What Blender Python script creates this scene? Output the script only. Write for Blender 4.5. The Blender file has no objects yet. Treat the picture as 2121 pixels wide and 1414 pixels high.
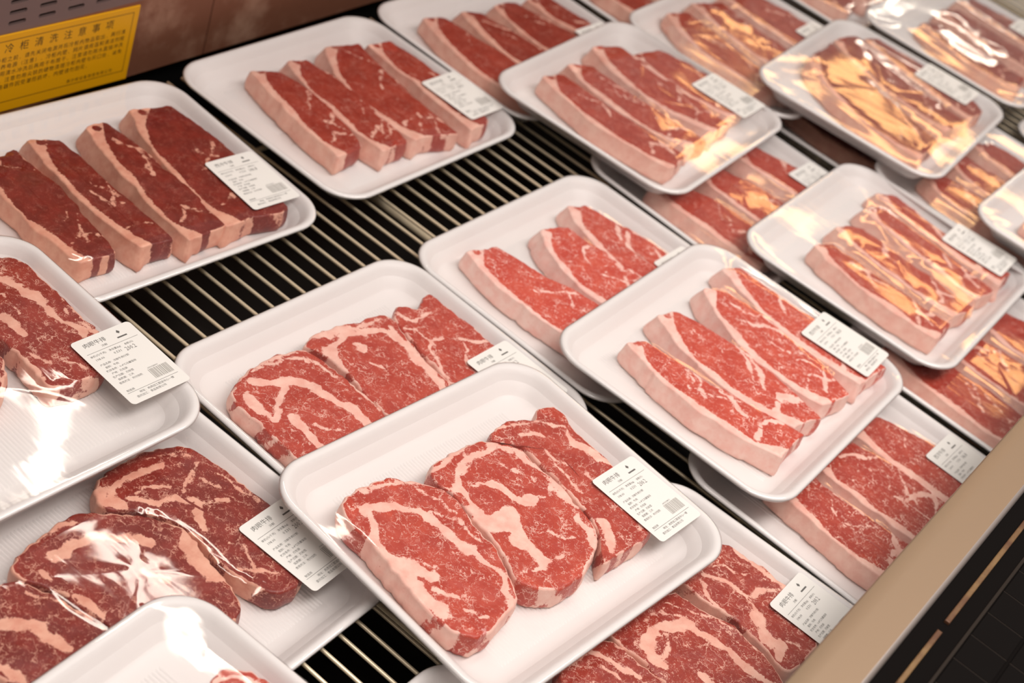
import bpy, math, random
import numpy as np
from mathutils import Matrix, Vector

# ------------------------------------------------------------------ camera, world, lights, exposure
scene = bpy.context.scene
COL = scene.collection

cam_data = bpy.data.cameras.new('camera')
cam = bpy.data.objects.new('camera', cam_data)
COL.objects.link(cam)
cam_data.sensor_fit = 'HORIZONTAL'
cam_data.sensor_width = 36.0
cam_data.lens = 3214.86 / 2121 * 36.0
RGT = Vector((0.58711072, -0.75203719, 0.29956813))
UPV = Vector((0.3564548, 0.57242679, 0.73842233))
FWD = Vector((0.72680188, 0.32675317, -0.60414518))
M = Matrix.Identity(4)
for i in range(3):
    M[i][0], M[i][1], M[i][2] = RGT[i], UPV[i], -FWD[i]
M[2][3] = 0.8596378
cam.matrix_world = M
cam_data.clip_start = 0.02
cam_data.dof.use_dof = True
cam_data.dof.focus_distance = 1.17
cam_data.dof.aperture_fstop = 6.6
scene.camera = cam

scene.view_settings.view_transform = 'Standard'
scene.view_settings.look = 'None'
scene.view_settings.exposure = 0.21
scene.view_settings.gamma = 1.0
scene.view_settings.use_curve_mapping = False

world = bpy.data.worlds.new('shop_ambient')
scene.world = world
world.use_nodes = True
world.node_tree.nodes['Background'].inputs[0].default_value = (1.0, 0.90, 0.82, 1)
world.node_tree.nodes['Background'].inputs[1].default_value = 0.24


def area_light(name, loc, target, sx, sy, power, color):
    d = bpy.data.lights.new(name, 'AREA')
    d.shape = 'RECTANGLE'
    d.size, d.size_y = sx, sy
    d.energy = power
    d.color = color
    o = bpy.data.objects.new(name, d)
    COL.objects.link(o)
    o.location = loc
    o.rotation_euler = (Vector(target) - Vector(loc)).to_track_quat('-Z', 'Y').to_euler()
    return o


# lamp under the front canopy of the case, one overhead, and shop ceiling tubes running across the aisle
area_light('canopy_lamp', (0.95, -0.20, 1.50), (1.05, 0.20, 0.0), 2.2, 0.40, 26.0, (1.0, 0.93, 0.88))
area_light('overhead_lamp', (1.15, 0.62, 2.25), (1.12, 0.52, 0.0), 2.0, 0.36, 8.5, (1.0, 0.93, 0.88))


def tube(name, x, y, w, l, radiance, color):
    area_light(name, (x, y, 2.9), (x, y, 0.0), w, l, radiance * math.pi * w * l, color)


tube('ceiling_tube', 2.48, 2.12, 0.12, 1.08, 15.0, (1.0, 0.90, 0.78))
tube('warm_tube', 6.36, 1.25, 0.26, 1.60, 6.5, (1.0, 0.54, 0.20))
tube('warm_tube', 6.92, 2.50, 0.20, 0.70, 6.0, (1.0, 0.54, 0.20))
tube('warm_tube', 7.70, 2.05, 0.26, 2.10, 6.2, (1.0, 0.54, 0.20))
tube('warm_tube', 9.10, 2.25, 0.30, 0.80, 12.0, (1.0, 0.88, 0.72))


# ------------------------------------------------------------------ materials
class NT:
    def __init__(self, name):
        self.m = bpy.data.materials.new(name)
        self.m.use_nodes = True
        self.t = self.m.node_tree
        self.t.nodes.clear()
        self.out = self.t.nodes.new('ShaderNodeOutputMaterial')

    def n(self, kind, **kw):
        nd = self.t.nodes.new('ShaderNode' + kind)
        ins = kw.pop('ins', {})
        for k, v in kw.items():
            setattr(nd, k, v)
        for k, v in ins.items():
            if isinstance(v, tuple) and len(v) == 2 and hasattr(v[0], 'outputs'):
                self.t.links.new(v[0].outputs[v[1]], nd.inputs[k])
            elif hasattr(v, 'outputs'):
                self.t.links.new(v.outputs[0], nd.inputs[k])
            else:
                nd.inputs[k].default_value = v
        return nd

    def math(self, op, a, b=None, c=None, clamp=False):
        ins = {0: a}
        if b is not None:
            ins[1] = b
        if c is not None:
            ins[2] = c
        return self.n('Math', operation=op, use_clamp=clamp, ins=ins)

    def ramp(self, v, a, b, lo=0.0, hi=1.0, smooth=True):
        return self.n('MapRange', interpolation_type='SMOOTHSTEP' if smooth else 'LINEAR',
                      ins={0: v, 1: a, 2: b, 3: lo, 4: hi})

    def mix(self, f, a, b):
        nd = self.t.nodes.new('ShaderNodeMix')
        nd.data_type = 'RGBA'
        for idx, v in ((0, f), (6, a), (7, b)):
            if isinstance(v, tuple) and hasattr(v[0], 'outputs'):
                self.t.links.new(v[0].outputs[v[1]], nd.inputs[idx])
            elif hasattr(v, 'outputs'):
                o = v.outputs[2] if v.bl_idname == 'ShaderNodeMix' else v.outputs[0]
                self.t.links.new(o, nd.inputs[idx])
            else:
                nd.inputs[idx].default_value = v if not isinstance(v, tuple) or len(v) == 4 else (*v, 1)
        return nd

    def link(self, a, ao, b, bi):
        self.t.links.new(a.outputs[ao], b.inputs[bi])

    def surface(self, sh):
        self.t.links.new(sh.outputs[0], self.out.inputs[0])
        return self.m


def srgb(r, g, b):
    f = lambda c: (c / 255 / 12.92) if c / 255 <= 0.04045 else ((c / 255 + 0.055) / 1.055) ** 2.4
    return (f(r), f(g), f(b), 1.0)


def principled(k, color, rough=0.5, metal=0.0, spec=0.5, normal=None):
    p = k.n('BsdfPrincipled', ins={'Roughness': rough, 'Metallic': metal, 'Specular IOR Level': spec})
    if hasattr(color, 'outputs'):
        k.t.links.new(color.outputs[2] if color.bl_idname == 'ShaderNodeMix' else color.outputs[0], p.inputs['Base Color'])
    else:
        p.inputs['Base Color'].default_value = color
    if normal is not None:
        k.t.links.new(normal.outputs[0], p.inputs['Normal'])
    return p


def make_meat():
    k = NT('raw_beef')
    tc = k.n('TexCoord')
    fd = k.n('Attribute', attribute_name='fat_distance')
    tone = k.n('Attribute', attribute_name='tone')
    marb = k.n('Attribute', attribute_name='marbling')
    seed = k.n('Attribute', attribute_name='seed')
    pos = k.n('VectorMath', operation='SCALE', ins={0: (tc, 3), 'Scale': 1000.0})      # millimetres
    off = k.n('CombineXYZ', ins={2: (seed, 2)})
    p = k.n('VectorMath', operation='ADD', ins={0: pos, 1: off})
    # wobble of the fat borders
    w1 = k.n('TexNoise', ins={'Vector': p, 'Scale': 0.16, 'Detail': 3.0, 'Roughness': 0.6})
    w2 = k.n('TexNoise', ins={'Vector': p, 'Scale': 0.75, 'Detail': 2.0})
    d = k.math('ADD', (fd, 2), k.math('MULTIPLY_ADD', w1, 6.0, -3.0))
    d = k.math('ADD', d, k.math('MULTIPLY_ADD', w2, 2.6, -1.3))
    fat0 = k.ramp(d, 0.6, -0.5)
    # marbling: warped cell borders, broken up, plus short flecks along the grain
    wv = k.n('TexNoise', ins={'Vector': p, 'Scale': 0.11, 'Detail': 3.0, 'Roughness': 0.65})
    wsub = k.n('VectorMath', operation='SUBTRACT', ins={0: (wv, 1), 1: (0.5, 0.5, 0.5)})
    wsc = k.n('VectorMath', operation='SCALE', ins={0: wsub, 'Scale': 22.0})
    pw = k.n('VectorMath', operation='ADD', ins={0: p, 1: wsc})
    st = k.n('Mapping', ins={'Vector': pw, 'Rotation': (0, 0, 0.5), 'Scale': (1.0, 0.55, 0.5)})
    v1 = k.n('TexVoronoi', feature='DISTANCE_TO_EDGE', ins={'Vector': st, 'Scale': 0.10})
    v2 = k.n('TexVoronoi', feature='DISTANCE_TO_EDGE', ins={'Vector': st, 'Scale': 0.26})
    msk = k.n('TexNoise', ins={'Vector': p, 'Scale': 0.07, 'Detail': 2.0})
    msk2 = k.n('TexNoise', ins={'Vector': p, 'Scale': 0.22, 'Detail': 1.0})
    vein1 = k.math('MULTIPLY', k.ramp(v1, 0.036, 0.010), k.ramp(msk, 0.46, 0.57))
    vein2 = k.math('MULTIPLY', k.ramp(v2, 0.044, 0.010), k.ramp(msk2, 0.50, 0.61))
    fl = k.n('Mapping', ins={'Vector': pw, 'Rotation': (0, 0, 0.55), 'Scale': (1.0, 0.32, 0.6)})
    fln = k.n('TexNoise', ins={'Vector': fl, 'Scale': 0.78, 'Detail': 1.5, 'Roughness': 0.5})
    fleck = k.ramp(fln, 0.632, 0.69)
    veins = k.math('MAXIMUM', vein1, k.math('MULTIPLY', vein2, 0.9))
    veins = k.math('MAXIMUM', veins, k.math('MULTIPLY', fleck, 0.42))
    veins = k.math('MULTIPLY', veins, (marb, 2))
    fat = k.math('MAXIMUM', fat0, veins, clamp=True)
    # lean colour
    n1 = k.n('TexNoise', ins={'Vector': p, 'Scale': 0.055, 'Detail': 4.0, 'Roughness': 0.6})
    fib = k.n('Mapping', ins={'Vector': pw, 'Rotation': (0, 0, 0.5), 'Scale': (1.0, 0.22, 0.4)})
    n2 = k.n('TexNoise', ins={'Vector': fib, 'Scale': 1.0, 'Detail': 3.0, 'Roughness': 0.6})
    lo = k.mix((tone, 2), srgb(90, 15, 9), srgb(196, 58, 42))
    hi = k.mix((tone, 2), srgb(142, 35, 23), srgb(227, 104, 80))
    lf = k.math('ADD', k.ramp(n1, 0.35, 0.68, 0.2, 0.6), k.math('MULTIPLY_ADD', n2, 0.6, -0.28), clamp=True)
    lean = k.mix(lf, lo, hi)
    # fat colour
    n3 = k.n('TexNoise', ins={'Vector': p, 'Scale': 0.09, 'Detail': 4.0, 'Roughness': 0.6})
    fa = k.mix((tone, 2), srgb(212, 142, 118), srgb(244, 188, 176))
    fb = k.mix((tone, 2), srgb(230, 172, 146), srgb(250, 216, 205))
    fcol = k.mix(k.ramp(n3, 0.22, 0.74), fa, fb)
    # faint blood stain inside the fat
    stn = k.n('TexNoise', ins={'Vector': p, 'Scale': 0.30, 'Detail': 3.0})
    fcol = k.mix(k.ramp(stn, 0.66, 0.78, 0.0, 0.25), fcol, srgb(196, 92, 80))
    col = k.mix(fat, lean, fcol)
    # relief
    h = k.math('ADD', k.math('MULTIPLY', n2, 0.5), k.math('MULTIPLY', fat, 0.35))
    g = k.n('TexNoise', ins={'Vector': p, 'Scale': 1.6, 'Detail': 2.0})
    h = k.math('ADD', h, k.math('MULTIPLY', g, 0.35))
    b = k.n('Bump', ins={'Strength': 0.35, 'Distance': 0.0009, 'Height': h})
    rg = k.ramp(fat, 0.0, 1.0, 0.36, 0.50)
    s = principled(k, col, 0.4, 0, 0.45, b)
    k.link(rg, 0, s, 'Roughness')
    return k.surface(s)


def make_simple(name, color, rough=0.5, metal=0.0, spec=0.5, bump=None, var=None):
    k = NT(name)
    c = color
    tc = k.n('TexCoord')
    if var:
        sc, c2, lo, hi = var
        n = k.n('TexNoise', ins={'Vector': (tc, 3), 'Scale': sc, 'Detail': 4.0, 'Roughness': 0.6})
        c = k.mix(k.ramp(n, lo, hi), color, c2)
    nrm = None
    if bump:
        sc, st, ds = bump
        n = k.n('TexNoise', ins={'Vector': (tc, 3), 'Scale': sc, 'Detail': 3.0})
        nrm = k.n('Bump', ins={'Strength': st, 'Distance': ds, 'Height': n})
    return k.surface(principled(k, c, rough, metal, spec, nrm))


def make_film():
    k = NT('cling_film')
    tc = k.n('TexCoord')
    wv = k.n('TexNoise', ins={'Vector': (tc, 3), 'Scale': 9.0, 'Detail': 1.0})
    mp = k.n('Mapping', ins={'Vector': (tc, 3), 'Rotation': (0, 0, 0.9), 'Scale': (1.0, 0.25, 1.0)})
    wr = k.n('TexNoise', ins={'Vector': mp, 'Scale': 60.0, 'Detail': 2.0, 'Distortion': 0.6})
    h = k.math('ADD', k.math('MULTIPLY', wv, 1.0), k.math('MULTIPLY', wr, 0.05))
    b = k.n('Bump', ins={'Strength': 0.28, 'Distance': 0.004, 'Height': h})
    fr = k.n('Fresnel', ins={'IOR': 1.45, 'Normal': b})
    f = k.math('MINIMUM', k.math('MULTIPLY', fr, 1.4), 0.28)
    gl = k.n('BsdfGlossy', ins={'Color': (1, 1, 1, 1), 'Roughness': 0.05, 'Normal': b})
    tr = k.n('BsdfTransparent', ins={'Color': (0.985, 0.985, 0.985, 1)})
    return k.surface(k.n('MixShader', ins={0: f, 1: tr, 2: gl}))


def make_label_paper():
    k = NT('label_paper')
    return k.surface(principled(k, srgb(230, 227, 222), 0.45, 0, 0.4))


MAT = {
    'meat': make_meat(),
    'foam': make_simple('white_foam', srgb(229, 224, 222), 0.42, 0, 0.4, bump=(900.0, 0.10, 0.0004)),
    'film': make_film(),
    'paper': make_label_paper(),
    'ink': make_simple('thermal_ink', srgb(96, 93, 90), 0.6),
    'ink_light': make_simple('pale_thermal_ink', srgb(168, 164, 158), 0.6),
    'wire': make_simple('zinc_wire', srgb(246, 228, 196), 0.40, 0.35, 0.5, bump=(300.0, 0.1, 0.0005)),
    'pan': make_simple('black_pan', srgb(26, 22, 20), 0.45, 0, 0.3),
    'wall': make_simple('brown_reflection_steel', srgb(128, 82, 62), 0.45, 0.4, 0.5, bump=(40.0, 0.15, 0.002),  # brown reflected from the meat is put into the sheet colour
                        var=(16.0, srgb(172, 132, 110), 0.45, 0.75)),
    'vent': make_simple('vent_steel', srgb(118, 96, 92), 0.5, 0.3),
    'black': make_simple('black_gap', srgb(12, 11, 11), 0.8, 0, 0.1),
    'yellow': make_simple('yellow_plate', srgb(214, 152, 6), 0.42, 0, 0.35),
    'signink': make_simple('sign_ink', srgb(34, 26, 10), 0.5),
    'signline': make_simple('sign_border', srgb(120, 82, 6), 0.5),
    'rail': make_simple('brushed_steel_rail', srgb(150, 126, 102), 0.42, 0.35, 0.5, bump=(220.0, 0.06, 0.0006)),
    'railedge': make_simple('rail_edge_steel', srgb(176, 164, 158), 0.35, 0.7),  # light grey of the rolled edge's highlight is put into this colour
    'ledge': make_simple('black_ledge', srgb(16, 13, 12), 0.9, 0, 0.05),
    'ledgetile': make_simple('black_grille_plate', srgb(17, 14, 13), 0.85, 0, 0.05),
    'joint': make_simple('grille_joint', srgb(40, 33, 28), 0.6, 0, 0.1),
    'brown': make_simple('brown_strip', srgb(92, 60, 40), 0.5, 0.2, 0.4, var=(28.0, srgb(128, 100, 64), 0.4, 0.7)),
}


# ------------------------------------------------------------------ helpers
def mesh_from(name, verts, faces, mat, smooth=True, attrs=None):
    me = bpy.data.meshes.new(name)
    me.from_pydata([tuple(map(float, v)) for v in verts], [], faces)
    if smooth:
        me.polygons.foreach_set('use_smooth', np.ones(len(me.polygons), bool))
    for an, arr in (attrs or {}).items():
        a = me.attributes.new(an, 'FLOAT', 'POINT')
        a.data.foreach_set('value', np.asarray(arr, np.float32))
    me.materials.append(MAT[mat])
    me.update()
    return me


def obj(name, me, parent=None, loc=None):
    o = bpy.data.objects.new(name, me)
    COL.objects.link(o)
    if parent is not None:
        o.parent = parent
    if loc is not None:
        o.location = loc
    return o


def empty(name, loc, rz=0.0):
    o = bpy.data.objects.new(name, None)
    o.empty_display_size = 0.02
    COL.objects.link(o)
    o.location = loc
    o.rotation_euler = (0, 0, rz)
    return o


def tag(o, label=None, cat=None, group=None, kind=None):
    if label:
        o['label'] = label
    if cat:
        o['category'] = cat
    if group:
        o['group'] = group
    if kind:
        o['kind'] = kind
    return o


def box_mesh(name, x0, x1, y0, y1, z0, z1, mat):
    v = [(x, y, z) for z in (z0, z1) for y in (y0, y1) for x in (x0, x1)]
    f = [(0, 2, 3, 1), (4, 5, 7, 6), (0, 1, 5, 4), (2, 6, 7, 3), (0, 4, 6, 2), (1, 3, 7, 5)]
    return mesh_from(name, v, f, mat, smooth=False)


def bevel_box_mesh(name, x0, x1, y0, y1, z0, z1, mat, b):
    """box with chamfered top edges"""
    v = []
    for z, e in ((z0, 0.0), (z1 - b, 0.0), (z1 - b * 0.3, b * 0.3), (z1, b)):
        v += [(x0 + e, y0 + e, z), (x1 - e, y0 + e, z), (x1 - e, y1 - e, z), (x0 + e, y1 - e, z)]
    f = [(3, 2, 1, 0), (12, 13, 14, 15)]
    for k in range(3):
        for i in range(4):
            j = (i + 1) % 4
            f.append((4 * k + i, 4 * k + j, 4 * k + 4 + j, 4 * k + 4 + i))
    return mesh_from(name, v, f, mat, smooth=False)


def tube_mesh(name, a, b, r, n, mat):
    a, b = Vector(a), Vector(b)
    d = (b - a).normalized()
    u = d.orthogonal().normalized()
    w = d.cross(u)
    v, f = [], []
    for p in (a, b):
        for i in range(n):
            t = 2 * math.pi * i / n
            v.append(p + r * (math.cos(t) * u + math.sin(t) * w))
    for i in range(n):
        j = (i + 1) % n
        f.append((i, j, n + j, n + i))
    f.append(tuple(range(n))[::-1])
    f.append(tuple(range(n, 2 * n)))
    return mesh_from(name, v, f, mat)


def text_polys(body, size, align='LEFT'):
    """outline text as (verts, faces) in the xy plane, baseline at 0"""
    c = bpy.data.curves.new('lettering_curve', 'FONT')
    c.body = body
    c.size = size
    c.align_x = align
    c.resolution_u = 1
    o = bpy.data.objects.new('lettering_curve', c)
    COL.objects.link(o)
    dg = bpy.context.evaluated_depsgraph_get()
    ev = o.evaluated_get(dg)
    me = ev.to_mesh()
    v = [tuple(q.co) for q in me.vertices]
    f = [tuple(p.vertices) for p in me.polygons]
    ev.to_mesh_clear()
    bpy.data.objects.remove(o)
    bpy.data.curves.remove(c)
    return v, f


class Flat:
    """collects flat print (letters, bars) for one mesh"""
    def __init__(self):
        self.v, self.f = [], []

    def rect(self, x0, y0, x1, y1):
        n = len(self.v)
        self.v += [(x0, y0), (x1, y0), (x1, y1), (x0, y1)]
        self.f.append((n, n + 1, n + 2, n + 3))

    def text(self, body, x, y, size, align='LEFT', sx=1.0):
        v, f = text_polys(body, size, align)
        n = len(self.v)
        self.v += [(x + q[0] * sx, y + q[1]) for q in v]
        self.f += [tuple(i + n for i in p) for p in f]


# smooth value noise for shapes
def vnoise(x, y, seed):
    xi, yi = np.floor(x).astype(int), np.floor(y).astype(int)
    xf, yf = x - xi, y - yi
    u, w = xf * xf * (3 - 2 * xf), yf * yf * (3 - 2 * yf)

    def h(a, b):
        n = (a * 374761393 + b * 668265263 + seed * 1442695041) & 0x7fffffff
        n = ((n ^ (n >> 13)) * 1274126177) & 0x7fffffff
        return ((n ^ (n >> 16)) & 0xffff) / 65535.0
    return (h(xi, yi) * (1 - u) + h(xi + 1, yi) * u) * (1 - w) + (h(xi, yi + 1) * (1 - u) + h(xi + 1, yi + 1) * u) * w


def seg_dist(P, line):
    """distance of points P (n,2) to a polyline"""
    best = np.full(len(P), 1e9)
    L = np.asarray(line, float)
    for a, b in zip(L[:-1], L[1:]):
        d = b - a
        t = np.clip(((P - a) @ d) / (d @ d + 1e-9), 0, 1)
        q = P - (a + t[:, None] * d)
        best = np.minimum(best, np.hypot(q[:, 0], q[:, 1]))
    return best


def nearest_on(P, line):
    L = np.asarray(line, float)
    best = np.full(len(P), 1e9)
    out = np.zeros_like(P)
    for a, b in zip(L[:-1], L[1:]):
        d = b - a
        t = np.clip(((P - a) @ d) / (d @ d + 1e-9), 0, 1)
        c = a + t[:, None] * d
        q = P - c
        e = np.hypot(q[:, 0], q[:, 1])
        m = e < best
        best[m] = e[m]
        out[m] = c[m]
    return out


def closed_spline(pts, n):
    p = np.asarray(pts, float)
    m = len(p)
    dense = []
    for i in range(m):
        p0, p1, p2, p3 = p[i - 1], p[i], p[(i + 1) % m], p[(i + 2) % m]
        for t in np.linspace(0, 1, 12, endpoint=False):
            dense.append(0.5 * ((2 * p1) + (p2 - p0) * t + (2 * p0 - 5 * p1 + 4 * p2 - p3) * t * t + (3 * p1 - p0 - 3 * p2 + p3) * t ** 3))
    d = np.array(dense)
    e = np.r_[d, d[:1]]
    s = np.r_[0, np.cumsum(np.hypot(*np.diff(e, axis=0).T))]
    q = np.linspace(0, s[-1], n, endpoint=False)
    return np.stack([np.interp(q, s, e[:, 0]), np.interp(q, s, e[:, 1])], -1)


def inside(P, poly):
    r = np.zeros(len(P), bool)
    n = len(poly)
    for i in range(n):
        a, b = poly[i - 1], poly[i]
        c = (a[1] > P[:, 1]) != (b[1] > P[:, 1])
        x = (b[0] - a[0]) * (P[:, 1] - a[1]) / (b[1] - a[1] + 1e-12) + a[0]
        r ^= c & (P[:, 0] < x)
    return r


# ------------------------------------------------------------------ the setting: wall, pan under the rack
RX0, RX1, RY0, RY1 = 0.05, 2.75, -0.02, 0.925
pan = obj('floor', box_mesh('floor', RX0 - 0.1, RX1 + 0.1, RY0 - 0.06, 1.02, -0.16, -0.14, 'pan'))
tag(pan, kind='structure')

WY = 0.95
wall = empty('wall_back', (0, WY, 0))
tag(wall, kind='structure')
wall_top = 0.36


def slot_panel(x0, x1, z0, z1, nx, nz, sl, sh):
    """sheet with stadium-shaped holes cut through it, one per cell; front face at y=0, facing -y"""
    v, f = [], []
    cw, ch = (x1 - x0) / nx, (z1 - z0) / nz
    for i in range(nx):
        for j in range(nz):
            cx, cz = x0 + (i + .5) * cw, z0 + (j + .5) * ch
            hole = []
            r = sh / 2
            for k in range(12):
                t = 2 * math.pi * (k + 0.5) / 12
                hole.append((cx + math.copysign(sl / 2 - r, math.cos(t)) + r * math.cos(t), cz + r * math.sin(t)))
            rect = []
            for k in range(12):                     # matching points on the cell border
                t = 2 * math.pi * (k + 0.5) / 12
                m = k % 3
                q = (1, 0.4) if (m == 0) == (k % 6 < 3) and m != 1 else ((1, 1) if m == 1 else (0.5, 1))
                rect.append((cx + math.copysign(q[0], math.cos(t)) * cw / 2, cz + math.copysign(q[1], math.sin(t)) * ch / 2))
            b = len(v)
            v += [(x, 0, z) for x, z in rect] + [(x, 0, z) for x, z in hole] + [(x, 0.004, z) for x, z in hole]
            for k in range(12):
                l = (k + 1) % 12
                f.append((b + k, b + 12 + k, b + 12 + l, b + l))
                f.append((b + 12 + k, b + 24 + k, b + 24 + l, b + 12 + l))
    return v, f


# steel sheets of the back wall with open seams between them
SEAMS = [-0.35, 0.40, 1.102, 1.80, 2.50, 3.2]
for a, b in zip(SEAMS[:-1], SEAMS[1:]):
    g = 0.0007
    obj('steel_sheet', bevel_box_mesh('steel_sheet', a + g, b - g, 0.0, 0.006, 0.0, 0.088, 'wall', 0.0004), wall, (0, 0, 0.0))
    pv, pf = slot_panel(a + g, b - g, 0.0938, 0.1374, max(1, round((b - a) / 0.0332)), 4, 0.0195, 0.0046)
    # rows continue up to the air outlet
    obj('slotted_sheet', mesh_from('slotted_sheet', pv, pf, 'vent', smooth=False), wall)
    obj('steel_sheet', bevel_box_mesh('steel_sheet', a + g, b - g, 0.0, 0.006, 0.1374, wall_top, 'wall', 0.0004), wall)
    obj('steel_sheet', bevel_box_mesh('steel_sheet', a + g, b - g, 0.0, 0.006, 0.0880, 0.0938, 'vent', 0.0001), wall)
obj('air_duct', box_mesh('air_duct', -0.35, 3.2, 0.03, 0.035, -0.14, wall_top, 'black'), wall)

# ------------------------------------------------------------------ wire rack
rack = empty('wire_rack', (0, 0, 0))
tag(rack, 'zinc wire rack of thin parallel rods under all the meat trays', 'rack')
WR = 0.0017
wire_me = tube_mesh('wire', (0, RY0, 0), (0, RY1, 0), WR, 8, 'wire')
n_w = int((RX1 - RX0) / 0.0196)
for i in range(n_w):
    obj('wire', wire_me, rack, (RX0 + i * 0.0196, 0, 0.0015 - WR))
rod_me = tube_mesh('cross_rod', (RX0 - 0.01, 0, 0), (RX1 + 0.01, 0, 0), 0.0026, 10, 'wire')
for y in (0.012, 0.20, 0.46, 0.80):
    obj('cross_rod', rod_me, rack, (0, y, 0.0015 - 2 * WR - 0.0026))
bar_me = tube_mesh('support_bar', (0, RY0 + 0.01, 0), (0, RY1, 0), 0.004, 10, 'wire')
for x in (0.345, 0.724, 1.115, 1.55, 1.98, 2.4):
    obj('support_bar', bar_me, rack, (x, 0, 0.0015 - 2 * WR - 0.0052 - 0.02))
for x in (0.2, 2.6):
    for y in (0.06, 0.86):
        obj('leg', tube_mesh('leg', (x, y, -0.14), (x, y, -0.006), 0.005, 10, 'wire'), rack)

# ------------------------------------------------------------------ front of the case
RZ = 0.20
X0, X1 = -0.15, 2.9
rail = empty('front_rail', (0, 0, 0))
tag(rail, 'wide beige brushed steel rail along the front of the case', 'rail')
prof = [(0.0636, -0.030), (0.0638, -0.003), (0.0634, -0.001), (0.0622, 0.0)]
prof += [(0.0622 - (0.0622 - 0.0300) * t, 0.0) for t in (0.33, 0.66, 1.0)]
v, f = [], []
for x in (X0, X1):
    v += [(x, y, RZ + z) for y, z in prof]
n = len(prof)
for i in range(n - 1):
    f.append((i, i + 1, n + i + 1, n + i))
obj('top_plate', mesh_from('top_plate', v, f, 'rail'), rail)
prof2 = [(0.0300, 0.0), (0.0285, -0.0004), (0.0272, -0.0016), (0.0266, -0.0035), (0.0266, -0.012)]
v, f = [], []
for x in (X0, X1):
    v += [(x, y, RZ + z) for y, z in prof2]
n = len(prof2)
for i in range(n - 1):
    f.append((i, i + 1, n + i + 1, n + i))
obj('rolled_edge', mesh_from('rolled_edge', v, f, 'railedge'), rail)
obj('underside', box_mesh('underside', X0, X1, 0.0272, 0.0634, RZ - 0.034, RZ - 0.030, 'railedge'), rail)

ledge = empty('front_ledge', (0, 0, 0))
tag(ledge, 'glossy black grille ledge outside the steel front rail', 'ledge')
obj('ledge_slab', box_mesh('ledge_slab', X0, X1, -0.42, 0.0264, RZ - 0.034, RZ - 0.006, 'ledge'), ledge)
obj('front_panel', box_mesh('front_panel', X0, X1, -0.062, -0.045, -0.75, RZ - 0.034, 'ledge'), ledge)
x = X0
strip_i = 0
while x < X1 - 0.1:
    ln = 0.165
    obj('brown_strip', bevel_box_mesh('brown_strip', x, x + ln - 0.012, 0.0108, 0.0146, RZ - 0.006, RZ - 0.0035, 'brown', 0.0008), ledge)
    x += ln
    strip_i += 1
jm = bevel_box_mesh('joint_bar', X0, X1, -0.0030, -0.0006, RZ - 0.006, RZ - 0.0046, 'joint', 0.0004)
obj('joint_bar', jm, ledge)
plate_me = bevel_box_mesh('grille_plate', 0.0, 0.0292, -0.0270, 0.0, RZ - 0.006, RZ - 0.0042, 'ledgetile', 0.0005)
lath_me = box_mesh('grille_lath', 0.0, 0.0009, -0.0270, 0.0, RZ - 0.006, RZ - 0.0046, 'joint')
for row in range(3):
    for i in range(int((1.55 - 0.45) / 0.0300)):
        xx = 0.4555 + i * 0.0300
        yy = -0.0038 - row * 0.0295
        obj('grille_plate', plate_me, ledge, (xx, yy, 0))
        obj('grille_lath', lath_me, ledge, (xx - 0.0009, yy, 0))

# ------------------------------------------------------------------ yellow notice on the wall
sign = empty('notice_sign', (0.901, WY - 0.0002, 0.0))
tag(sign, 'yellow notice plate with black Chinese lettering on the steel back wall', 'sign')
sign.rotation_euler = (0, math.radians(2.0), 0)
SW = 0.094                                # half width; the plate is centred on x=0 of the sign
v = []
pl = bevel_box_mesh('plate', -SW, SW, 0.0035, 0.0870, 0.0, 0.0018, 'yellow', 0.0005)
plate = obj('plate', pl, sign)
plate.rotation_euler = (math.radians(90), 0, 0)
bd = Flat()
ix, iz0, iz1, t = SW - 0.0068, 0.0140, 0.0812, 0.0009
bd.rect(-ix, iz0, ix, iz0 + t)
bd.rect(-ix, iz1 - t, ix, iz1)
bd.rect(-ix, iz0, -ix + t, iz1)
bd.rect(ix - t, iz0, ix, iz1)
obj('printed_border', mesh_from('printed_border', [(x, -0.00185, z) for x, z in bd.v], bd.f, 'signline', smooth=False), sign)
tt = Flat()
title = '冷柜清洗注意事项'
for i, ch in enumerate(title):
    tt.text(ch, -0.0595 + i * 0.0168, 0.0688, 0.0104, 'CENTER')
obj('title_lettering', mesh_from('title_lettering', [(x, -0.0019, z) for x, z in tt.v], tt.f, 'signink', smooth=False), sign)
bt = Flat()
rows = ['清洗冷柜之前，请先关闭电源并将冷柜内物品取出，再行清',
        '洗和保养电源（注意），冷柜内壁、网片请用温和清洁剂擦',
        '洗。。用清水冲洗后再用干布擦干。注意请勿用水直接冲洗',
        '电器件。注意勿用尖锐的硬物清理冷柜内壁与风口处，以免',
        '冷柜内电器件因受潮而损坏，内壁请勿刮花。']
for j, r in enumerate(rows):
    z = 0.0588 - j * 0.0073
    for i, ch in enumerate(r):
        if ch in '。，、（）':
            bt.text(ch, -0.0825 + i * 0.0064, z, 0.0050, 'CENTER')
        else:
            bt.text(ch, -0.0825 + i * 0.0064, z, 0.0058, 'CENTER')
for i, ch in enumerate('展示柜设备制造有限公司'):
    bt.text(ch, 0.0180 + i * 0.0052, 0.0172, 0.0044, 'CENTER')
obj('body_lettering', mesh_from('body_lettering', [(x, -0.0019, z) for x, z in bt.v], bt.f, 'signink', smooth=False), sign)

# ------------------------------------------------------------------ foam trays
TW, TL, TH, TR = 0.2918, 0.25, 0.0255, 0.037          # outer size and corner radius
FLOOR = 0.004


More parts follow.
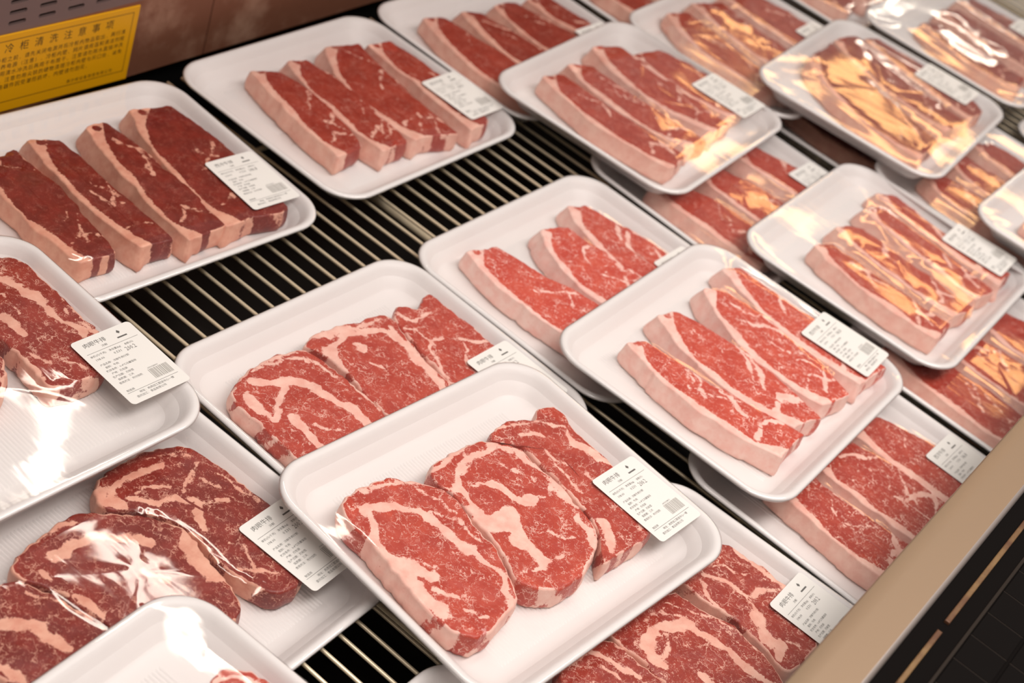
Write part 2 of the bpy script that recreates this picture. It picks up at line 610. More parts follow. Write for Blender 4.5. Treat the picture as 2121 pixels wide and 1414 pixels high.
def rr_loop(inset, n=14, W=TW, L=TL, R=TR):
    r = max(R - inset * 0.75, 0.006)
    w, l = W / 2 - inset, L / 2 - inset
    p = []
    for sx, sy, a0 in ((1, 1, 0), (-1, 1, 90), (-1, -1, 180), (1, -1, 270)):
        for a in np.radians(np.linspace(a0, a0 + 90, n)):
            p.append((sx * (w - r) + r * math.cos(a), sy * (l - r) + r * math.sin(a)))
    # straight sides get a few points of their own
    p = np.array(p)
    out = []
    for i in range(len(p)):
        out.append(p[i])
        if i % n == n - 1:
            a, b = p[i], p[(i + 1) % len(p)]
            for t in (0.2, 0.4, 0.6, 0.8):
                out.append(a + (b - a) * t)
    return np.array(out)


def rings_mesh(name, rings, mat, cap_first=False, cap_last=False):
    v, f = [], []
    n = len(rings[0])
    for r in rings:
        v += [tuple(q) for q in r]
    for k in range(len(rings) - 1):
        for i in range(n):
            j = (i + 1) % n
            f.append((k * n + i, k * n + j, (k + 1) * n + j, (k + 1) * n + i))
    if cap_first:
        f.append(tuple(range(n))[::-1])
    if cap_last:
        f.append(tuple(range((len(rings) - 1) * n, len(rings) * n)))
    return mesh_from(name, v, f, mat)


prof = [(0.034, 0.0004), (0.029, 0.0), (0.026, 0.0012), (0.0185, 0.0105), (0.0098, 0.0192), (0.0062, 0.0212), (0.0022, 0.0214),
        (0.0006, 0.0222), (0.0, 0.0236), (0.0008, 0.0249), (0.0024, 0.0255), (0.0046, 0.0253), (0.0068, 0.0240),
        (0.0092, 0.0212), (0.0125, 0.0165), (0.0165, 0.0115), (0.0205, 0.0078), (0.0250, 0.0054), (0.0300, 0.0043), (0.0350, 0.0040)]
rings = []
lp0 = rr_loop(0.034)
rings.append([(x * 0.02, y * 0.02, 0.0004) for x, y in lp0])
for ins, z in prof:
    rings.append([(x, y, z) for x, y in rr_loop(ins)])
lp1 = rr_loop(0.035)
rings.append([(x * 0.6, y * 0.6, 0.0040) for x, y in lp1])
rings.append([(x * 0.02, y * 0.02, 0.0040) for x, y in lp1])
body_me = rings_mesh('foam_body', rings, 'foam', cap_first=True, cap_last=True)

# ribbed plate moulded into the tray floor: two fields of fine ridges
rv, rf = [], []
nr = 60
for fy0, fy1 in ((-0.092, -0.008), (0.008, 0.092)):
    for i in range(nr):
        xc = -0.096 + i * 0.192 / (nr - 1)
        b = len(rv)
        for y, e in ((fy0, 0.0), (fy0 + 0.002, 1.0), (fy1 - 0.002, 1.0), (fy1, 0.0)):
            rv += [(xc - 0.0011, y, 0.0040), (xc, y, 0.0040 + 0.0009 * e), (xc + 0.0011, y, 0.0040)]
        for k in range(3):
            rf += [(b + 3 * k, b + 3 * k + 1, b + 3 * k + 4, b + 3 * k + 3), (b + 3 * k + 1, b + 3 * k + 2, b + 3 * k + 5, b + 3 * k + 4)]
ribs_me = mesh_from('floor_ribs', rv, rf, 'foam', smooth=True)

# price label 55 x 75 mm: paper and print
LW, LH = 0.0555, 0.0755


def label_paper_mesh():
    r = 0.0035
    lp = []
    for sx, sy, a0 in ((1, 1, 0), (-1, 1, 90), (-1, -1, 180), (1, -1, 270)):
        for a in np.radians(np.linspace(a0, a0 + 90, 6)):
            lp.append((sx * (LW / 2 - r) + r * math.cos(a), sy * (LH / 2 - r) + r * math.sin(a)))
    n = len(lp)
    v = [(x, y, 0.0) for x, y in lp] + [(x, y, 0.00025) for x, y in lp]
    f = [tuple(range(n))[::-1], tuple(range(n, 2 * n))]
    f += [(i, (i + 1) % n, n + (i + 1) % n, n + i) for i in range(n)]
    return mesh_from('price_label', v, f, 'paper', smooth=False)


paper_me = label_paper_mesh()


def label_print(title, price, seed):
    d, p = Flat(), Flat()
    rnd = random.Random(seed)
    L, Rr, T = -LW / 2 + 0.004, LW / 2 - 0.004, LH / 2
    # head: product name left, drop emblem and wordmark right
    d.text(title, L + 0.003, T - 0.0095, 0.0052)
    d.text('冷鲜', L + 0.016, T - 0.0142, 0.0026)
    ex, ey = Rr - 0.011, T - 0.0065
    n = len(d.v)
    d.v += [(ex, ey + 0.0022), (ex - 0.0016, ey), (ex, ey - 0.0018), (ex + 0.0016, ey)]
    d.f.append((n, n + 1, n + 2, n + 3))
    d.rect(Rr - 0.0155, T - 0.0125, Rr - 0.0065, T - 0.0111)
    d.rect(L, T - 0.0166, Rr, T - 0.0163)
    # prices
    d.text('单价(元/千克)', L + 0.0005, T - 0.0208, 0.0024)
    d.text('净含量(kg)', L + 0.0175, T - 0.0208, 0.0024)
    d.text('0.%03d' % rnd.randint(410, 790), L + 0.019, T - 0.0252, 0.0034)
    d.text('%d.00' % rnd.choice((168, 198, 218, 258)), L + 0.002, T - 0.0252, 0.0030)
    d.text('金额(元)', Rr - 0.0155, T - 0.0208, 0.0022)
    d.text(price, Rr - 0.0180, T - 0.0268, 0.0060, sx=0.72)
    for k, s in enumerate(('产品名称：冷鲜牛肉分割', '配料：牛肉', '贮存条件：0-4℃冷藏保存', '产地：见包装', '生产日期：见标签', '保质期：三天', '食用方法：充分加热')):
        d.text(s, L + 0.0015 + (0.002 if k % 2 else 0), T - 0.0312 - k * 0.0037, 0.0024)
    # bar code
    x = Rr - 0.0185
    while x < Rr - 0.001:
        w = rnd.choice((0.00035, 0.0006, 0.0009))
        p.rect(x, -LH / 2 + 0.0140, x + w, -LH / 2 + 0.0245)
        x += w + rnd.choice((0.0004, 0.0007))
    d.text('6901028001', Rr - 0.0175, -LH / 2 + 0.0252, 0.0020)
    d.text('制造商', L + 0.001, -LH / 2 + 0.0128, 0.0024)
    d.rect(L, -LH / 2 + 0.0112, Rr, -LH / 2 + 0.0115)
    d.text('地址：肉类加工配送中心一楼', L + 0.009, -LH / 2 + 0.0078, 0.0025)
    d.text('委托加工：食品有限公司', L + 0.004, -LH / 2 + 0.0044, 0.0025)
    return (mesh_from('label_print', [(x, y, 0.00032) for x, y in d.v], d.f, 'ink', smooth=False),
            mesh_from('bar_code', [(x, y, 0.00032) for x, y in p.v], p.f, 'ink_light', smooth=False))


PRINTS = [label_print('肉眼牛排', '200.2', 3), label_print('西冷牛排', '146.8', 8)]

BASE = [0.0015, 0.0275, 0.0535]
# key: x, y, yaw (deg), level, kind, covered
TRAYS = {
    'T1': (0.851, 0.795, -4.1, 0), 'T2': (1.1605, 0.7892, -0.6, 0), 'T3': (1.457, 0.787, -2, 0), 'T3r': (1.765, 0.80, -1, 0),
    'T4': (1.449, 0.6106, 2.94, 1), 'T5': (1.733, 0.622, 1.75, 1), 'T5r': (2.05, 0.690, 0, 1), 'T6': (1.7469, 0.4484, 4.08, 2),
    'T7': (2.057, 0.4515, 1, 2), 'T8': (1.4658, 0.2842, 1.57, 1), 'T4b': (1.4517, 0.467, -3, 0), 'T6b': (1.745, 0.262, -2, 1),
    'T8b': (1.451, 0.139, 0, 0), 'T9': (1.7437, 0.1385, 0, 2), 'T7b': (2.06, 0.20, 0, 1), 'T6z': (1.765, 0.47, 0, 0),
    'T10': (1.1536, 0.4629, -1.06, 0), 'T11': (1.1464, 0.298, 1.03, 1), 'T11b': (1.1478, 0.1427, -0.5, 0),
    'T12': (0.8599, 0.4732, -1.8, 0), 'T13': (0.81, 0.3128, -5, 1), 'T13b': (0.8508, 0.1392, 2.5, 0),
    'T14': (0.5575, 0.6449, -1.85, 1), 'T15': (0.5651, 0.448, 1.7, 0), 'T16': (0.4274, 0.2824, 2.66, 1), 'T17': (0.549, 0.142, 0, 0),
}
# words that single out each tray
WHERE = {
    'T1': 'dark beef tray below the yellow sign',
    'T2': 'tray against the steel wall',
    'T3': 'rearmost tray right of the wall seam',
    'T3r': 'half-hidden tray at the top centre',
    'T5r': 'tray at the top edge right of centre',
    'T4': 'stacked tray with thin amber streaks',
    'T5': 'rear tray with one broad cream reflection',
    'T6': 'stacked tray crossed by one amber stripe',
    'T7': 'tray in the top right corner',
    'T8': 'right stacked tray with large amber reflection',
    'T4b': 'lower tray between two amber-streaked stacked trays',
    'T6b': 'lower tray under the amber stripe tray',
    'T8b': 'lower right tray beside the steel rail',
    'T9': 'tray cut off by the right edge',
    'T7b': 'lower tray at the far right',
    'T6z': 'shaded tray in the dark gap',
    'T10': 'middle tray in front of bare wires',
    'T11': 'pink stacked tray right of centre',
    'T11b': 'lower front tray by the steel rail',
    'T12': 'tray behind the large front tray',
    'T13': 'large stacked tray at front centre',
    'T13b': 'bottom tray cut by the steel rail',
    'T14': 'stacked tray at the left edge',
    'T15': 'lower left tray with big cream glare',
    'T16': 'tray in the bottom left corner',
    'T17': 'tray peeking in at the bottom edge',
}
KIND_TXT = {'rib': 'ribeye steak', 'strip': 'strip steak'}


# ------------------------------------------------------------------ shapes of the steaks (mm, in the frame of their tray)
# ribeyes: tray, outline, fat seams (half width, line); strips: left edge (rear, middle, front), width
RIBEYES = [
 ('T13', [(-108,74),(-94,77),(-77,76),(-63,72),(-52,63),(-41,53),(-33,43),(-31,30),(-34,16),(-38,-1),(-40,-17),(-45,-33),(-50,-46),(-57,-58),(-66,-67),(-79,-69),(-92,-73),(-104,-74),(-116,-71),(-123,-61),(-126,-46),(-127,-30),(-125,-13),(-123,5),(-121,20),(-119,36),(-120,51),(-118,66)],
  [(3.9,[(-104,58),(-98,59),(-90,53),(-74,47),(-64,38),(-63,24),(-63,10)]), (4.5,[(-63,10),(-62,0),(-61,-10)]), (2.7,[(-61,-10),(-57,-22),(-55,-31),(-55,-42),(-61,-54),(-69,-64)]), (3.1,[(-99,57),(-108,43),(-117,31),(-119,13)]), (6.4,[(-118,6),(-110,-4),(-104,-16)]), (6.1,[(-120,-8),(-120,-26),(-119,-40)]), (2.0,[(-110,-26),(-106,-35),(-99,-38)]), (1.2,[(-101,-52),(-96,-57),(-97,-63),(-90,-67)]), (1.4,[(-93,73),(-76,72),(-60,66),(-46,52)]), (0.8,[(-57,30),(-49,18),(-45,3),(-47,-12)]), (0.8,[(-54,50),(-45,35),(-43,19)]), (0.8,[(-107,8),(-98,-1),(-92,-12)])]),
 ('T13', [(-26,64),(-14,66),(7,68),(24,66),(38,60),(50,49),(56,39),(55,24),(55,7),(54,-10),(51,-27),(50,-41),(42,-56),(27,-66),(5,-75),(-12,-77),(-27,-76),(-40,-69),(-47,-59),(-50,-50),(-45,-39),(-40,-26),(-36,-11),(-34,3),(-32,18),(-30,34),(-33,47),(-32,57)],
  [(2.7,[(-23,37),(-12,48),(10,57),(35,55),(51,39),(52,20),(55,4)]), (3.5,[(50,2),(49,-10),(50,-21)]), (2.5,[(42,-32),(43,-47),(32,-60),(19,-69),(2,-75)]), (2.5,[(-19,40),(-26,24),(-28,10)]), (6.1,[(-32,5),(-26,-6),(-14,-10)]), (5.1,[(-6,-5),(-14,-15),(-19,-26),(-21,-40),(-19,-50)]), (3.5,[(6,25),(11,16),(14,5),(23,-4)]), (4.1,[(-32,20),(-31,12)]), (2.7,[(-26,61),(-4,64),(15,64)]), (1.2,[(-10,34),(0,31),(7,23)]), (0.8,[(16,53),(23,41),(35,24),(40,0)]), (0.8,[(48,1),(40,-10),(29,-5)]), (1.2,[(-40,-50),(-20,-52),(2,-52)]), (1.0,[(9,-32),(15,-45),(24,-48)])]),
 ('T13', [(40,62),(58,69),(78,66),(93,60),(105,65),(118,61),(121,49),(116,38),(114,24),(114,7),(113,-11),(112,-30),(107,-52),(99,-70),(80,-78),(57,-79),(40,-78),(24,-79),(31,-69),(43,-57),(51,-42),(54,-26),(56,-11),(58,7),(58,24),(59,40),(51,51)],
  [(1.4,[(55,66),(76,62),(96,51),(108,40),(105,25)]), (1.2,[(73,30),(72,20),(80,3)]), (3.5,[(103,19),(108,4),(110,-13)]), (3.5,[(56,-50),(45,-63),(40,-72)]), (1.6,[(70,51),(81,40)]), (1.0,[(67,16),(69,-1),(68,-21)]), (1.0,[(86,-6),(80,-29),(76,-46)]), (1.4,[(102,-36),(92,-56),(77,-72)])]),
 ('T12', [(-120,64),(-104,73),(-83,78),(-63,80),(-47,77),(-32,72),(-27,62),(-25,46),(-25,32),(-25,14),(-24,1),(-26,-14),(-34,-31),(-47,-45),(-66,-54),(-88,-56),(-104,-51),(-118,-40),(-126,-24),(-124,-4),(-124,15),(-124,34),(-126,51)],
  [(3.7,[(-95,63),(-87,55),(-67,48),(-57,37),(-53,16),(-47,-2),(-45,-19),(-48,-36)]), (2.3,[(-75,48),(-92,38),(-106,27)]), (4.1,[(-94,20),(-100,0),(-100,-17)]), (1.2,[(-104,71),(-75,75),(-46,67),(-34,54),(-32,32)]), (1.8,[(-80,76),(-57,76),(-33,71)]), (1.8,[(-25,14),(-25,0),(-28,-15)]), (3.1,[(-110,55),(-111,39),(-110,25)]), (0.8,[(-88,5),(-81,-7),(-66,-16)])]),
 ('T12', [(-27,76),(-10,82),(11,80),(31,74),(50,72),(64,67),(66,56),(61,39),(57,20),(52,1),(52,-14),(48,-27),(34,-39),(10,-45),(-8,-42),(-22,-33),(-27,-22),(-24,-6),(-24,8),(-20,29),(-20,44),(-21,58),(-24,68)],
  [(3.1,[(-19,52),(-5,64),(16,67),(38,60),(51,52),(51,34),(47,8),(46,-15),(40,-31)]), (1.8,[(-13,78),(10,74),(32,70),(54,66)]), (2.3,[(13,54),(18,48),(11,46)]), (1.2,[(58,56),(55,36),(52,7)]), (1.2,[(7,30),(16,19)]), (2.5,[(-17,62),(-16,50),(-18,34)])]),
 ('T12', [(77,67),(87,68),(97,59),(119,68),(123,62),(124,47),(125,32),(126,17),(125,2),(125,-11),(118,-29),(100,-43),(76,-41),(62,-32),(51,-26),(53,-12),(55,5),(59,24),(63,43),(68,58)],
  [(1.6,[(88,20),(75,21),(60,5),(54,-18)]), (2.0,[(104,11),(112,3),(121,-7)]), (1.4,[(101,6),(95,-6),(84,-18)]), (1.4,[(75,62),(81,49),(103,49)]), (1.2,[(65,45),(74,38),(73,16)])]),
 ('T13b', [(47,54),(69,51),(91,48),(112,45),(116,34),(117,20),(118,8),(115,-6),(116,-18),(110,-35),(100,-51),(86,-61),(64,-62),(41,-60),(34,-52),(40,-37),(44,-20),(46,-6),(47,8),(44,21),(44,37),(44,48)],
  [(1.7,[(65,38),(75,26),(79,14),(77,6),(92,-2),(109,-12)]), (1.1,[(77,6),(71,-6),(64,-13)]), (4.4,[(64,-13),(57,-21),(49,-30),(51,-40)]), (3.2,[(46,-36),(58,-43),(41,-46)]), (1.4,[(58,38),(51,25),(48,10)]), (2.1,[(114,35),(117,16),(114,-2),(114,-16)]), (0.6,[(80,42),(90,33),(90,23),(95,18)]), (0.6,[(108,3),(113,-7)]), (0.9,[(64,-43),(68,-51),(64,-56)])]),
 ('T13b', [(-46,60),(-23,61),(1,59),(20,53),(31,48),(34,37),(35,22),(38,9),(41,-4),(39,-16),(38,-29),(32,-43),(27,-56),(17,-67),(-4,-71),(-30,-63),(-47,-47),(-55,-26),(-53,1),(-50,21),(-49,36),(-49,49)],
  [(3.8,[(-22,38),(-7,37),(2,31),(13,20),(15,6),(13,-8)]), (3.0,[(13,-8),(15,-24),(15,-40),(13,-53)]), (5.2,[(-17,38),(-35,33),(-40,20)]), (1.1,[(-11,30),(-22,22),(-39,20)]), (3.5,[(-25,-9),(-26,-21)]), (0.9,[(-12,53),(5,45),(12,36),(15,26)]), (0.8,[(17,46),(35,10),(38,-11),(37,-34)]), (0.6,[(-18,46),(-5,48),(12,43)])]),
 ('T13b', [(-106,67),(-87,68),(-72,65),(-56,61),(-50,50),(-51,35),(-51,20),(-54,4),(-63,-8),(-83,-8),(-103,3),(-117,22),(-121,41),(-117,57)],
  [(2.4,[(-72,61),(-66,48),(-66,34),(-64,22)]), (1.7,[(-96,65),(-85,63),(-78,62)]), (1.1,[(-78,47),(-75,30)])]),
 ('T15', [(28,76),(44,82),(62,83),(78,82),(92,78),(104,72),(112,64),(115,53),(117,42),(118,31),(118,18),(118,5),(119,-7),(119,-17),(116,-32),(110,-49),(99,-66),(84,-76),(68,-77),(58,-70),(53,-57),(50,-43),(50,-26),(53,-9),(53,10),(45,29),(34,44),(22,54),(20,64)],
  [(2.2,[(29,58),(36,65),(51,68),(68,66),(81,64)]), (1.7,[(41,53),(50,41),(69,36),(75,24),(95,11)]), (0.7,[(46,51),(58,52),(72,46)]), (0.8,[(83,41),(96,43),(98,33),(101,23)]), (2.7,[(75,22),(67,10),(62,1)]), (4.6,[(28,71),(24,62),(31,53)]), (0.8,[(76,74),(91,68),(105,58)]), (0.9,[(108,42),(112,28),(112,8),(112,-8)]), (1.0,[(67,-20),(72,-32),(68,-45)]), (1.4,[(60,-43),(68,-53),(74,-62)]), (0.8,[(106,50),(89,45),(76,35)])]),
 ('T15', [(-64,53),(-54,59),(-39,63),(-23,66),(-7,66),(7,62),(19,54),(32,42),(42,29),(50,16),(52,2),(48,-11),(44,-24),(42,-39),(39,-52),(34,-64),(21,-71),(-1,-70),(-22,-58),(-37,-40),(-45,-24),(-49,-10),(-52,6),(-53,20),(-59,32),(-66,44)],
  [(6.9,[(49,-1),(40,-11),(39,-24),(40,-35)]), (2.2,[(6,-5),(10,-18)]), (1.2,[(-43,62),(-24,63),(-5,60)]), (2.9,[(-48,10),(-47,-11)]), (3.4,[(-38,43),(-23,47),(-5,42),(12,29),(25,15)]), (1.7,[(-54,42),(-51,30)])]),
 ('T15', [(-99,48),(-84,51),(-74,48),(-66,42),(-61,30),(-56,19),(-53,5),(-50,-9),(-49,-21),(-54,-32),(-66,-40),(-82,-37),(-100,-33),(-117,-24),(-126,-10),(-127,8),(-116,30)],
  [(4.3,[(-102,26),(-92,20),(-86,12),(-79,3),(-81,-9),(-81,-20)]), (1.0,[(-69,33),(-58,15),(-52,-7)]), (2.6,[(-120,4),(-117,-9),(-117,-22)])]),
 ('T14', [(76,97),(98,101),(112,96),(120,90),(124,79),(124,61),(124,44),(123,25),(122,6),(123,-10),(117,-26),(108,-39),(96,-47),(81,-48),(67,-48),(54,-42),(53,-29),(54,-14),(55,2),(54,16),(53,34),(53,55),(60,79)],
  [(4.8,[(86,85),(96,74),(101,62),(104,49),(104,37)]), (2.7,[(103,36),(105,16),(110,-7)]), (2.4,[(70,38),(72,30),(71,16)]), (3.7,[(51,13),(52,-6),(53,-20),(51,-34)]), (0.6,[(84,58),(82,43),(80,30)]), (1.0,[(60,-5),(68,-12),(71,-20)]), (0.6,[(81,-24),(85,-30),(86,-39)]), (1.1,[(117,22),(114,2),(116,-12)])]),
 ('T14', [(22,34),(38,28),(43,13),(43,-3),(34,-18),(24,-28),(14,-33),(1,-32),(-6,-17),(2,9)],
  [(2.4,[(25,16),(33,3),(30,-16)])]),
 ('T16', [(84,51),(97,53),(110,54),(120,47),(125,35),(132,26),(135,10),(126,-5),(98,-11),(73,6),(66,29)],
  [(2.2,[(98,52),(111,45),(117,32),(122,13)])]),
]
STRIPS = {
 'T11': [([(-81,78),(-98,4),(-85,-93)],[(-65,70),(-62,7),(-42,-93)]), ([(-19,84),(-49,-9),(-37,-81)],[(2,74),(8,-2),(-7,-94)]), ([(61,79),(14,-6),(14,-85)],[(74,62),(74,-4),(48,-96)]), ([(109,87),(78,-6),(79,-93)],[(123,72),(126,-7),(125,-104)])],
 'T10': [([(-89,95),(-102,32),(-88,-79)],[(-59,85),(-47,29),(-24,-76)]), ([(10,81),(-18,30),(-14,-80)],[(39,67),(39,23),(52,-81)]), ([(71,89),(49,48),(49,-74)],[(88,82),(99,35),(104,-73)])],
 'T2': [([(-71,86),(-86,23),(-97,-66)],[(-46,70),(-43,13),(-66,-66)]), ([(-20,84),(-41,15),(-45,-81)],[(-1,74),(4,11),(-15,-82)]), ([(42,88),(5,23),(3,-82)],[(79,74),(62,-6),(51,-98)]), ([(90,69),(84,-8),(76,-98)],[(120,64),(130,-2),(107,-96)])],
 'T1': [([(-99,65),(-110,-14),(-102,-81)],[(-64,75),(-62,8),(-72,-82)]), ([(-43,80),(-51,14),(-45,-86)],[(-18,72),(-17,-16),(-16,-90)]), ([(16,78),(7,28),(0,-96)],[(36,77),(43,-15),(39,-94)]), ([(72,84),(50,14),(44,-94)],[(111,79),(118,-5),(110,-100)])],
 'T3': [([(-93,83),(-112,13),(-108,-109)],[(-70,73),(-63,28),(-61,-92)]), ([(-32,75),(-49,19),(-40,-96)],[(-11,62),(-5,15),(10,-87)]), ([(21,69),(11,23),(18,-86)],[(56,64),(65,16),(80,-76)]), ([(79,63),(80,25),(96,-73)],[(113,58),(117,18),(135,-70)])],
 'T4': [([(-83,93),(-106,13),(-99,-92)],[(-58,84),(-64,2),(-62,-89)]), ([(-30,92),(-52,34),(-42,-80)],[(-5,75),(-14,1),(-12,-89)]), ([(34,100),(6,29),(17,-84)],[(70,82),(64,17),(49,-85)]), ([(68,65),(60,15),(68,-78)],[(113,52),(123,3),(100,-78)])],
 'T5': [([(-69,110),(-100,46),(-105,-76)],[(-37,89),(-53,20),(-76,-99)]), ([(-8,98),(-31,38),(-33,-76)],[(38,80),(24,8),(17,-87)]), ([(60,93),(51,34),(48,-74)],[(115,73),(121,15),(104,-81)])],
 'T6': [([(-37,96),(-97,9),(-114,-92)],[(40,98),(-12,5),(-52,-91)]), ([(53,101),(12,29),(-16,-90)],[(99,85),(58,-3),(35,-97)]), ([(105,79),(75,-5),(48,-100)],[(132,65),(128,-17),(91,-102)])],
 'T7': [([(-67,64),(-96,-2),(-97,-102)],52), ([(29,64),(3,-7),(4,-112)],50), ([(128,60),(116,-10),(116,-119)],50)],
 'T8': [([(-75,68),(-94,3),(-95,-93)],[(-55,54),(-61,-14),(-61,-93)]), ([(-19,71),(-35,9),(-42,-90)],[(9,50),(1,-21),(-7,-98)]), ([(49,64),(29,-6),(15,-96)],[(74,52),(63,-23),(49,-100)]), ([(97,71),(76,-6),(70,-100)],[(115,52),(101,-17),(103,-106)])],
 'T4b': [([(-111,51),(-109,-36),(-108,-118)],56), ([(-31,42),(-37,-32),(-35,-125)],58), ([(53,46),(54,-21),(58,-125)],54)],
 'T11b': [([(-88,55),(-97,-8),(-100,-84)],[(-44,38),(-48,-15),(-36,-90)]), ([(-25,44),(-30,-19),(-25,-96)],[(32,36),(40,-17),(41,-97)]), ([(48,48),(45,-7),(46,-97)],[(89,37),(102,-5),(106,-92)])],
}

# ------------------------------------------------------------------ steaks
def build_steak(outline, seams, kind, thick, tone, marb, seed, left=None, axis=None, res=1.0, flare=6.0):
    """outline/seams in mm in the tray frame -> (lean mesh, fat mesh, centre in m, dense outline in m)"""
    rng = np.random.RandomState(seed)
    n = int(150 * res)
    o = closed_spline(outline, n)
    c0 = o.mean(0)
    # ragged edge
    nx = vnoise(o[:, 0] * 0.22 + 50, o[:, 1] * 0.22 + 50, seed) - 0.5
    ny = vnoise(o[:, 0] * 0.22 + 150, o[:, 1] * 0.22 + 90, seed + 7) - 0.5
    fx = vnoise(o[:, 0] * 0.8 + 50, o[:, 1] * 0.8 + 50, seed + 3) - 0.5
    amp = 2.6 if kind == 'rib' else 1.4
    lob = vnoise(o[:, 0] * 0.07 + 80, o[:, 1] * 0.07 + 20, seed + 41) - 0.5
    d0 = o - c0
    d0 /= np.hypot(d0[:, 0], d0[:, 1])[:, None]
    o = o + d0 * (amp * nx + 0.8 * fx + (0.0 if kind == 'rib' else 5.0) * lob)[:, None] + np.stack([ny, nx], -1) * 0.6
    if axis is None:
        cov = np.cov((o - c0).T)
        w, vec = np.linalg.eigh(cov)
        a = vec[:, 1]
        t = (o - c0) @ a
        hl = max((t.max() - t.min()) / 2 - 0.8 * np.sqrt(w[0]) * 2, 4.0)
        m = (t.max() + t.min()) / 2
        axis = [c0 + a * (m - hl), c0 + a * (m + hl)]
    cen = nearest_on(o, axis)
    vec = o - cen
    ln = np.hypot(vec[:, 0], vec[:, 1])[:, None]
    nring = int(30 * res)
    R = 2.3 if kind == 'rib' else 1.9
    rings, zs, side = [], [], []
    for s in np.linspace(0.03, 1.0, nring):
        p = cen + vec * s * np.maximum(ln - R, 1) / ln
        rings.append(p)
        zs.append(np.full(n, thick))
        side.append(0.0)
    for th in (25, 50, 75, 90):
        e = R * (1 - math.sin(math.radians(th)))
        z = thick - R * (1 - math.cos(math.radians(th)))
        rings.append(cen + vec * (ln - e) / ln)
        zs.append(np.full(n, z))
        side.append(0.4)
    for k, (zf, e) in enumerate(((0.62, -0.7), (0.40, -0.9), (0.2, -0.2), (0.06, 1.2), (0.0, 3.0))):
        wob = (vnoise(np.arange(n) * 0.21 + 7, np.full(n, k * 0.7), seed + 31) - 0.5) * 1.6
        if left is not None:                   # the fat side slopes outwards towards the tray
            lm = np.clip(1 - seg_dist(o, left) / 8.0, 0, 1)
            wob = wob - lm * flare * (0.35, 0.62, 0.88, 1.0, 1.0)[k] / 0.6
        rings.append(cen + vec * (ln - e + np.minimum(0, wob)[:, None] * -0.6 - np.maximum(0, wob)[:, None] * 0.6) / ln)
        zs.append(np.full(n, thick * zf))
        side.append(1.0)
    rings.append(cen + vec * 0.05)
    zs.append(np.zeros(n))
    side.append(1.0)
    P = np.concatenate(rings)
    Z = np.concatenate(zs)
    S = np.repeat(np.array(side), n)
    nr = len(rings)
    # gentle relief of the cut face
    rel = (vnoise(P[:, 0] * 0.045 + 20, P[:, 1] * 0.045 + 20, seed + 5) - 0.5) * 2.2 + (vnoise(P[:, 0] * 0.16, P[:, 1] * 0.16 + 40, seed + 6) - 0.5) * 0.7
    Z = Z + rel * np.clip(Z / thick, 0, 1)
    # fat distance
    Q = P.copy()
    top_edge = cen + vec * (ln - 1.2) / ln
    for k in range(nr):
        if side[k] > 0.3:
            Q[k * n:(k + 1) * n] = cen + vec * (ln - 0.6) / ln
    fd = np.full(len(P), 30.0)
    # seams wander and swell instead of following the drawn line exactly
    Qw = Q + np.stack([vnoise(Q[:, 0] * 0.075 + 11, Q[:, 1] * 0.075, seed + 21) - 0.5, vnoise(Q[:, 0] * 0.075, Q[:, 1] * 0.075 + 17, seed + 22) - 0.5], -1) * 7.0
    Qw += np.stack([vnoise(Q[:, 0] * 0.25 + 5, Q[:, 1] * 0.25, seed + 23) - 0.5, vnoise(Q[:, 0] * 0.25, Q[:, 1] * 0.25 + 9, seed + 24) - 0.5], -1) * 2.6
    swell = 0.62 + 1.0 * vnoise(Q[:, 0] * 0.085 + 3, Q[:, 1] * 0.085 + 8, seed + 25)
    for hw, line in seams:
        fd = np.minimum(fd, seg_dist(Qw, line) - hw * swell)
    if left is not None:
        Lf = np.asarray(left, float)
        dl = seg_dist(Q, Lf)
        y = Q[:, 1]
        yb, yf = Lf[0, 1], Lf[-1, 1]
        u = np.clip((yb - y) / (yb - yf), 0, 1)
        fw = 6.0 + 6.5 * (vnoise(u * 6.0, u * 0 + 3, seed + 9) - 0.5) + 15.0 * np.exp(-(u / 0.10) ** 2) + 7.0 * np.exp(-((1 - u) / 0.09) ** 2)
        fd = np.minimum(fd, dl - fw)
        # small islands of lean inside the fat at the rear end
        isl = Lf[0] + np.array([9.0, -7.0])
        fd = np.maximum(fd, 5.0 - np.hypot((P[:, 0] - isl[0]) * 1.2, P[:, 1] - isl[1]) - 30 * (S > 0.3))
        # outer side wall of the cap is all fat, the opposite wall mostly lean
        wall_left = (S > 0.3) & (dl < 7.0 + 4 * np.exp(-(u / 0.08) ** 2))
        fd = np.where(wall_left, -4.0, fd)
        end_wall = (S > 0.3) & (y < yf + 9)
        fd = np.where(end_wall & ~wall_left, np.minimum(fd, (vnoise(P[:, 0] * 0.14, Z * 0.02, seed + 2) - 0.55) * 14), fd)
    else:
        edge = np.minimum.reduce([np.hypot(P[:, 0] - a, P[:, 1] - b) for a, b in o[::3]])
        rim = (vnoise(P[:, 0] * 0.06 + 9, P[:, 1] * 0.06, seed + 14) - 0.5) * 5.5
        fd = np.where(S < 0.3, np.minimum(fd, edge - 0.6 - rim), fd)
        sw = (S > 0.3)
        fd = np.where(sw, np.minimum(fd, (vnoise(P[:, 0] * 0.11, P[:, 1] * 0.11 + Z * 0.05, seed + 2) - 0.58) * 16), fd)
    # faces
    idx = np.arange(nr * n).reshape(nr, n)
    a = idx[:-1]
    b = np.roll(idx, -1, axis=1)
    F = np.stack([a, b[:-1], b[1:], idx[1:]], -1).reshape(-1, 4)[:, ::-1]
    V = np.stack([P[:, 0] - c0[0], P[:, 1] - c0[1], Z], -1) / 1000.0
    fm = fd[F].mean(1) < 0.0
    parts = []
    caps = [idx[0], idx[-1][::-1]]
